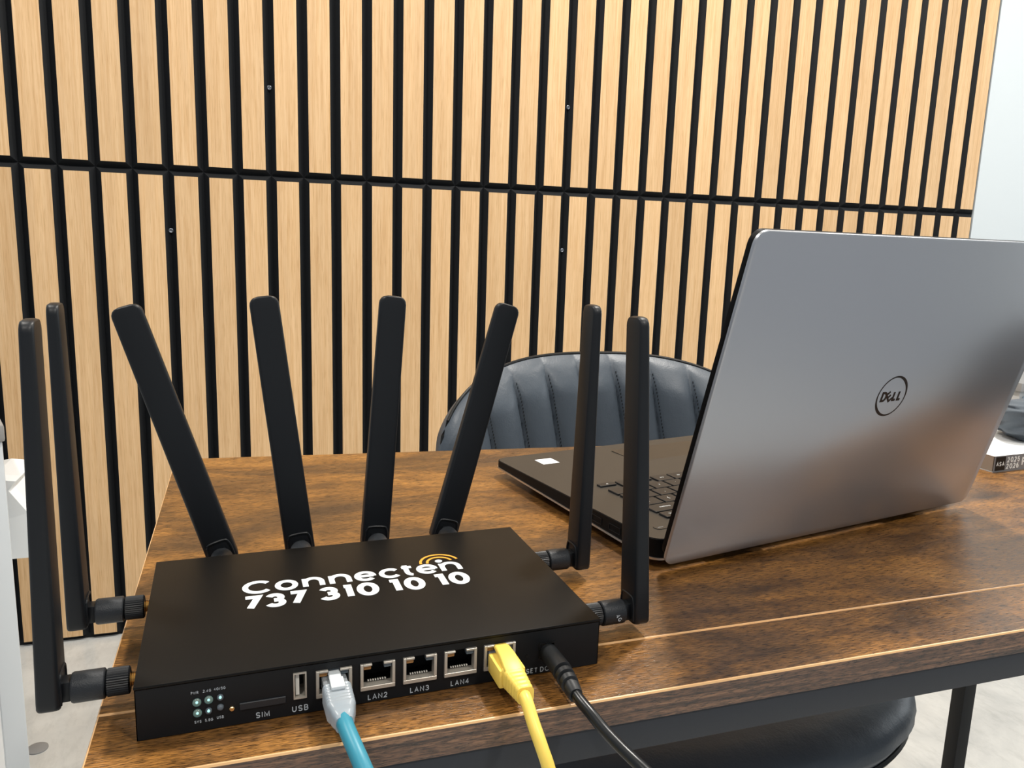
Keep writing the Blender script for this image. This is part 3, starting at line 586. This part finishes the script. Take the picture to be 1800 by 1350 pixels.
bm = bmesh.new(); add_box(bm, 0.0333, 0.0515, 0.2185, 0.2355, zt(0.227) + 0.0004, zt(0.227) + 0.00075); st = link('sticker', mesh_from(bm, 'sticker', STICK), lt); st['label'] = 'white square sticker'
for k, (a, b) in enumerate(((0.037, 0.048), (0.039, 0.046), (0.036, 0.049))): box('print_line', a, b, 0.2225 + 0.004 * k, 0.2233 + 0.004 * k, zt(0.227) + 0.00075, zt(0.227) + 0.0008, PRINT, st)
bm = bmesh.new(); tmpz = zt(0.2)
loft(bm, [[(LW / 2 + px, 0.2 + py, tmpz + z) for px, py in rrect(0.105, 0.072, 0.003, 3)] for z in (0.0004, 0.00065)]); link('touchpad', mesh_from(bm, 'touchpad', mat('touchpad', (44, 42, 40), 0.3)), lt)
# lid
ld = empty('lid', (0, 0, 0.006), parent=lt); LM = Matrix.Translation((0, 0, 0.006)) @ Matrix.Rotation(R(15), 4, 'X')
LL = 0.2405
def lid_slab(name, inset, y0, y1, m, z0=0.0, r=0.009, mid=None):
    bm = bmesh.new(); sec = [(inset + 0.0006, y0), (inset, y0 + 0.0006), (inset, y1)]
    loft(bm, [[(LW / 2 + px, yy, z0 + (LL - z0) / 2 + pz) for px, pz in rrect(LW - 2 * i, LL - z0 - 2 * i, r, 6)] for i, yy in sec])
    return mesh_from(bm, name, m, True, 50)
lid = link('lid', lid_slab('lid', 0.0, 0.0, 0.0024, ALU), lt); lid.matrix_local = LM
bpy.data.objects.remove(ld)
lid.name = 'lid'; lid['label'] = 'silver aluminium lid'
link('bezel', lid_slab('bezel', 0.0004, 0.0024, 0.0068, LBLACK, 0.004), lid)
box('screen', 0.006, LW - 0.006, 0.0068, 0.0072, 0.022, LL - 0.007, SCREEN, lid)
bm = bmesh.new()
for (a, b) in ((0.05, 0.105), (LW - 0.105, LW - 0.05)): 
    rings = [[(x, 0.0085 + 0.0042 * math.cos(2 * math.pi * k / 14), 0.0085 + 0.0042 * math.sin(2 * math.pi * k / 14)) for k in range(14)] for x in (a, b)]; loft(bm, rings)
link('hinge', mesh_from(bm, 'hinge', LBLACK, True), lid)
# round badge on the lid back
bm = bmesh.new(); N = 64; r0 = 0.0168; V = []
for k in range(N):
    a = 2 * math.pi * k / N; th = 0.0010 + 0.0013 * abs(math.cos(a - R(48))) ** 4
    V.append([bm.verts.new((rr * math.cos(a), yy, rr * math.sin(a))) for rr, yy in ((r0 - th, 0), (r0, 0), (r0, -0.00015), (r0 - th, -0.00015))])
for k in range(N):
    a, b = V[k], V[(k + 1) % N]
    for i in range(4): bm.faces.new((a[i], b[i], b[(i + 1) % 4], a[(i + 1) % 4]))
LC = (0.1840, 0.0, 0.1195)
o = link('badge_ring', mesh_from(bm, 'badge_ring', LOGO), lid); o.location = LC
for c, dx, dz, rot, h, xs in (('D', -0.0086, -0.0043, 0, 0.0086, 1.1), ('E', 0.0004, -0.0034, 40, 0.0086, 1.15), ('L', 0.0040, -0.0043, 0, 0.0086, 1.05), ('L', 0.0096, -0.0043, 0, 0.0086, 1.05)):
    o = link('badge_letter', plain_text(c, h, 0.0019 if c != 'E' else 0.0016, LOGO, 0.2, 'CENTER', 0.00015, xs), lid)
    o.matrix_local = Matrix.Translation((LC[0] + dx, -0.00002, LC[2] + dz)) @ Matrix.Rotation(R(90), 4, 'X') @ Matrix.Rotation(R(rot), 4, 'Z')

# ------------------------------------------------------------------ chair behind the desk
ch = empty('chair', (0.488, 0.82, ZF)); tag(ch, 'black leather tub chair with vertical channel stitching behind the desk', 'chair', 'tub chairs at the desk')
CX, CY, CZ = 0.488, 0.82, ZF
def csgn(v, p): return math.copysign(abs(v) ** p, v)
def back_y(u): return 1.09 - 0.115 * u * u - CY
HWB = 0.258
ztop = lambda u: (-0.10 + 0.163 * max(0.0, 1 - abs(u) ** 2.9) ** (1 / 2.9)) - CZ
zlow = -0.31 - CZ
NU, NV, CHN = 216, 40, 9
def back_pt(u, v, side):
    # u -1..1 across, v 0..1 upwards, side 0 = front (towards the sitter), 1 = rear
    z = zlow + (ztop(u) - zlow) * v
    x = HWB * u * (1 - 0.10 * (1 - v) ** 2); y = back_y(u)
    e = max(0.0, 1 - max(abs(u) ** 10, v ** 16)) ** 0.5          # rounding towards the rim
    ph = (u - 0.26 * (1 - v) + 1) / 2 * CHN; g = abs((ph % 1.0) - 0.5) * 2
    puff = 0.017 * math.sqrt(max(0.0, 1 - g ** 2.2)) * min(1.0, (1 - v) * 7 + 0.15)
    n = Vector((0.23 * 2 * u / 1.0 * 0.45, 1, 0)).normalized()
    dirn = Vector((u * 0.42, -1.0, 0.0)).normalized() * -1
    off = -(0.018 + puff) * e if side == 0 else 0.026 * e
    p = Vector((x, y, z)) + Vector((-u * 0.38, 1, 0)).normalized() * off if False else Vector((x, y, z)) + Vector((u * 0.40, 1, 0)).normalized() * off
    return p - Vector((0, 0, 0)) + Vector((0, -0.035 * (1 - v), 0))
bm = bmesh.new(); G = {}
us = [-1 + 2 * i / NU for i in range(NU + 1)]; vs = [j / NV for j in range(NV + 1)]
for s in (0, 1):
    for i, u in enumerate(us):
        for j, v in enumerate(vs): G[(s, i, j)] = bm.verts.new(back_pt(u, v, s))
for s in (0, 1):
    for i in range(NU):
        for j in range(NV): bm.faces.new((G[(s, i, j)], G[(s, i + 1, j)], G[(s, i + 1, j + 1)], G[(s, i, j + 1)]))
for j in range(NV):
    for i in (0, NU): bm.faces.new((G[(0, i, j)], G[(1, i, j)], G[(1, i, j + 1)], G[(0, i, j + 1)]))
for i in range(NU):
    for j in (0, NV): bm.faces.new((G[(0, i, j)], G[(1, i, j)], G[(1, i + 1, j)], G[(0, i + 1, j)]))
bmesh.ops.remove_doubles(bm, verts=bm.verts, dist=1e-5)
link('backrest', mesh_from(bm, 'backrest', LEATHER, True, 60), ch)
path = [back_pt(-1, v / 10, 1) for v in range(0, 10)] + [back_pt(-1 + 2 * i / 60, 1, 1) for i in range(61)] + [back_pt(1, v / 10, 1) for v in range(9, -1, -1)]
bm = bmesh.new(); tube(bm, path, 0.0024, 8); link('piping', mesh_from(bm, 'piping', PIPING, True), ch)
bm = bmesh.new()
for c in range(1, CHN):
    u = -1 + 2 * c / CHN
    for k in range(46):
        v0 = 0.30 + 0.64 * k / 46; uu = u + 0.014 + 0.26 * (1 - v0)
        if uu > 0.97: continue
        p = back_pt(uu, v0, 0); q = back_pt(uu, v0 + 0.008, 0)
        d = Vector((0.0, -0.0008, 0)); tube(bm, [p + d, q + d], 0.0006, 4)
o = link('stitching', mesh_from(bm, 'stitching', PIPING), ch); o['kind'] = 'stuff'
# seat cushion
bm = bmesh.new(); NA = 96; rings = []
SRX, SRY, SZ = 0.300, 0.26, -0.262 - CZ
for (f, z) in ((0.66, -0.085), (0.80, -0.080), (0.91, -0.066), (0.97, -0.050), (1.0, -0.034), (0.99, -0.022), (0.965, -0.014), (0.92, -0.007), (0.84, -0.002), (0.6, 0.001), (0.3, 0.002), (0.05, 0.002)):
    rg = []
    for k in range(NA):
        a = 2 * math.pi * k / NA; c, s = math.cos(a), math.sin(a)
        gr = abs(((a / (2 * math.pi) * 24) % 1.0) - 0.5) * 2; pinch = 0.004 * (gr ** 8) * (1 if 0.9 < f else 0)
        rg.append((csgn(c, 2 / 2.5) * SRX * f * (1 - pinch), csgn(s, 2 / 2.5) * SRY * f * (1 - pinch) + 0.008, SZ + z))
    rings.append(rg)
loft(bm, rings); link('seat', mesh_from(bm, 'seat', LEATHER, True, 60), ch)
bm = bmesh.new(); tube(bm, [(csgn(math.cos(2 * math.pi * k / NA), 0.8) * SRX * 0.972, csgn(math.sin(2 * math.pi * k / NA), 0.8) * SRY * 0.972 + 0.008, SZ - 0.052) for k in range(NA)], 0.004, 6, True); link('seat_piping', mesh_from(bm, 'seat_piping', PIPING, True), ch)
for (sx, sy) in ((-1, -1), (1, -1), (-1, 1), (1, 1)):
    bm = bmesh.new(); tube(bm, [(sx * 0.15, sy * 0.13, SZ - 0.080), (sx * 0.21, sy * 0.20, 0.0)], [0.013, 0.009], 14); link('leg', mesh_from(bm, 'leg', STEELD, True), ch)

# ------------------------------------------------------------------ book and pouch on the desk
bk = empty('book', (0.751, 0.609, 0), R(3.6)); tag(bk, 'white covered paperback with grey spine lying under the charcoal pouch', 'book')
BL, BD, BT = 0.172, 0.118, 0.0178
box('page_block', 0.0006, BL - 0.001, 0.002, BD - 0.001, 0.0006, BT - 0.0006, PAGES, bk)
box('front_cover', 0, BL, 0.0007, BD, BT - 0.0006, BT, PAPER, bk); box('back_cover', 0, BL, 0.0007, BD, 0, 0.0006, PAPER, bk)
sp = box('spine', 0, BL, 0, 0.0007, 0, BT, SPINE, bk); box('spine_block', 0.0015, 0.0165, -0.0002, 0.0, 0.0018, BT - 0.001, BLOCK, sp)
for s, x, z, sz, bo in (('ASA', 0.0088, 0.0066, 0.0062, 0.03), ('2025', 0.0285, 0.0098, 0.0078, 0.03), ('2026', 0.0280, 0.0027, 0.0078, 0.03), ('F', 0.0445, 0.0045, 0.0125, 0.02)):
    o = link('lettering', plain_text(s, sz * 0.78, sz * 0.17, WHITEINK, 0.2), sp); o.location = (x, -0.0003, z); o.rotation_euler = (R(90), 0, 0)
bm = bmesh.new(); bmesh.ops.create_icosphere(bm, subdivisions=5, radius=1.0)
for v in bm.verts:
    p = v.co; r = 1 + 0.10 * math.sin(5 * p.x + 2 * p.z) * math.cos(4 * p.y + 1) + 0.06 * math.sin(11 * p.x - 6 * p.z + 1.3) + 0.04 * math.sin(17 * p.z + 9 * p.y)
    crease = -0.05 * math.exp(-((p.z - 0.12 + 0.3 * p.x) / 0.05) ** 2)
    x, y, z = p.x * (r + crease), p.y * (r + crease), p.z * (r + crease)
    x = csgn(x, 0.75); z = csgn(z, 0.8)
    v.co = Vector((0.056 * x, 0.040 * y, max(-0.022, 0.024 * z + 0.006 * x * x) + 0.022))
po = link('fabric_pouch', mesh_from(bm, 'fabric_pouch', CLOTH, True, 80)); po.location = (0.880, 0.668, BT); po.rotation_euler = (0, 0, R(4)); tag(po, 'charcoal fabric pouch lying on the white book', 'pouch')

# ------------------------------------------------------------------ rack and paper bag at the left, low cabinet at the right
RKX, RKY = -0.332, 1.25
rk = empty('storage_rack', (RKX, RKY, ZF), R(19)); tag(rk, 'white metal rack with mesh panel at the left edge', 'rack')
def rbox(nm, x0, x1, y0, y1, z0, z1, m, bev=0.002): return box(nm, x0 - RKX, x1 - RKX, y0 - RKY, y1 - RKY, z0 - ZF, z1 - ZF, m, rk, bev)
for (x, y) in ((-0.362, 1.25), (-0.362, 1.57), (-0.868, 1.25), (-0.868, 1.57)): rbox('post', x, x + 0.03, y, y + 0.03, ZF, -0.075, WMETAL)
rbox('top_board', -0.872, -0.3285, 1.246, 1.604, -0.075, -0.05, GREYB, 0.004); rbox('shelf', -0.838, -0.3325, 1.28, 1.57, -0.285, -0.27, WMETAL)
rbox('shelf', -0.838, -0.3325, 1.28, 1.57, -0.66, -0.645, WMETAL)
rbox('rail', -0.838, -0.362, 1.255, 1.275, -0.33, -0.31, WMETAL)
bm = bmesh.new()
for k in range(16): add_box(bm, -0.20 + k * 0.0105, -0.1985 + k * 0.0105, 0.012, 0.014, 0.30, 0.46)
for k in range(20): add_box(bm, -0.20, -0.03, 0.012, 0.014, 0.30 + k * 0.0083, 0.3015 + k * 0.0083)
link('mesh_panel', mesh_from(bm, 'mesh_panel', WMETAL), rk)
bm = bmesh.new(); tube(bm, [(-0.03, 0.012, 0.43), (-0.34, 0.012, 0.11)], 0.007, 8); link('brace', mesh_from(bm, 'brace', WMETAL, True), rk)
bm = bmesh.new(); out = [(-0.62, -0.2695), (-0.3155, -0.2695), (-0.3150, -0.197), (-0.338, -0.157), (-0.327, -0.143), (-0.36, -0.138), (-0.42, -0.15), (-0.50, -0.132), (-0.56, -0.15), (-0.61, -0.14)]
rings = []
for y, s in ((1.30, 0.97), (1.315, 1.0), (1.40, 1.0), (1.415, 0.97)):
    rings.append([(-0.47 + (x + 0.47) * s, y + 0.006 * math.sin(40 * z + 25 * x), -0.2695 + (z + 0.2695) * s) for x, z in out])
loft(bm, rings); pb = link('paper_bag', mesh_from(bm, 'paper_bag', PAPER)); tag(pb, 'crumpled white paper bag on the white rack', 'bag')
cb = empty('low_cabinet', (2.42, 1.78, ZF)); tag(cb, 'low pale cabinet with blue grey drawer fronts against the white wall', 'cabinet')
box('body', -0.34, 0.34, -0.14, 0.14, 0.02, 0.60, mat('pale cabinet body', (190, 192, 192), 0.5), cb, 0.004)
box('top_panel', -0.35, 0.35, -0.15, 0.15, 0.60, 0.625, mat('grey cabinet top', (150, 150, 150), 0.5), cb, 0.003)
BLUEG = mat('blue grey drawer', (128, 148, 166), 0.5)
for k in range(3): 
    d = box('drawer', -0.33, 0.33, -0.152, -0.14, 0.05 + k * 0.185, 0.215 + k * 0.185, BLUEG, cb, 0.003); box('handle', -0.08, 0.08, -0.165, -0.153, 0.12 + k * 0.185, 0.14 + k * 0.185, WMETAL, d, 0.003)
bm = bmesh.new(); lathe_z(bm, [(0, 0.0185), (0.002, 0.0185), (0.003, 0.016)], 24)
fc = link('drain_cover', mesh_from(bm, 'drain_cover', mat('grey floor cap', (140, 140, 140), 0.5), True)); fc.location = (-0.399, 1.556, ZF); tag(fc, 'small flat grey round cover on the pale floor', 'drain cover')
def copy_tree(o, parent=None):
    c = o.copy(); COL.objects.link(c); c.parent = parent
    for k in o.children: copy_tree(k, c)
    return c
c2 = copy_tree(ch); c2.location = (1.34, 0.36, ZF); c2.rotation_euler = (0, 0, R(-88))  # second chair, out of view, added so the lid mirrors something dark
c2['label'] = 'unseen black leather tub chair added at the right end of the desk to darken the lid reflection'
# unseen bag added at the desk's right end to darken the lid's reflection
bg = empty('added_dark_bag', (0.852, 0.412, 0), R(6)); tag(bg, 'unseen black fabric bag added at the right end of the desk to darken the lid reflection', 'bag')
BAGM = mat('black bag fabric', (22, 26, 32), 0.8, bump=(900, 0.3, 0.0006))
bm = bmesh.new(); loft(bm, [[(x, y, z) for x, y in rrect(w, d, 0.03, 6)] for z, w, d in ((0, 0.125, 0.13), (0.006, 0.14, 0.145), (0.05, 0.146, 0.15), (0.11, 0.138, 0.14), (0.14, 0.115, 0.115), (0.150, 0.08, 0.08))]); link('body', mesh_from(bm, 'body', BAGM, True, 60), bg)
bm = bmesh.new(); tube(bm, catmull([(-0.03, 0, 0.146), (-0.025, 0, 0.165), (0, 0, 0.175), (0.025, 0, 0.165), (0.03, 0, 0.146)], 6), 0.005, 8); link('handle', mesh_from(bm, 'handle', BAGM, True), bg)
bm = bmesh.new(); tube(bm, [(x * 1.002, y * 1.002, 0.09) for x, y in rrect(0.141, 0.144, 0.03, 6)], 0.0018, 6, True); link('zip', mesh_from(bm, 'zip', STEELD, True), bg)
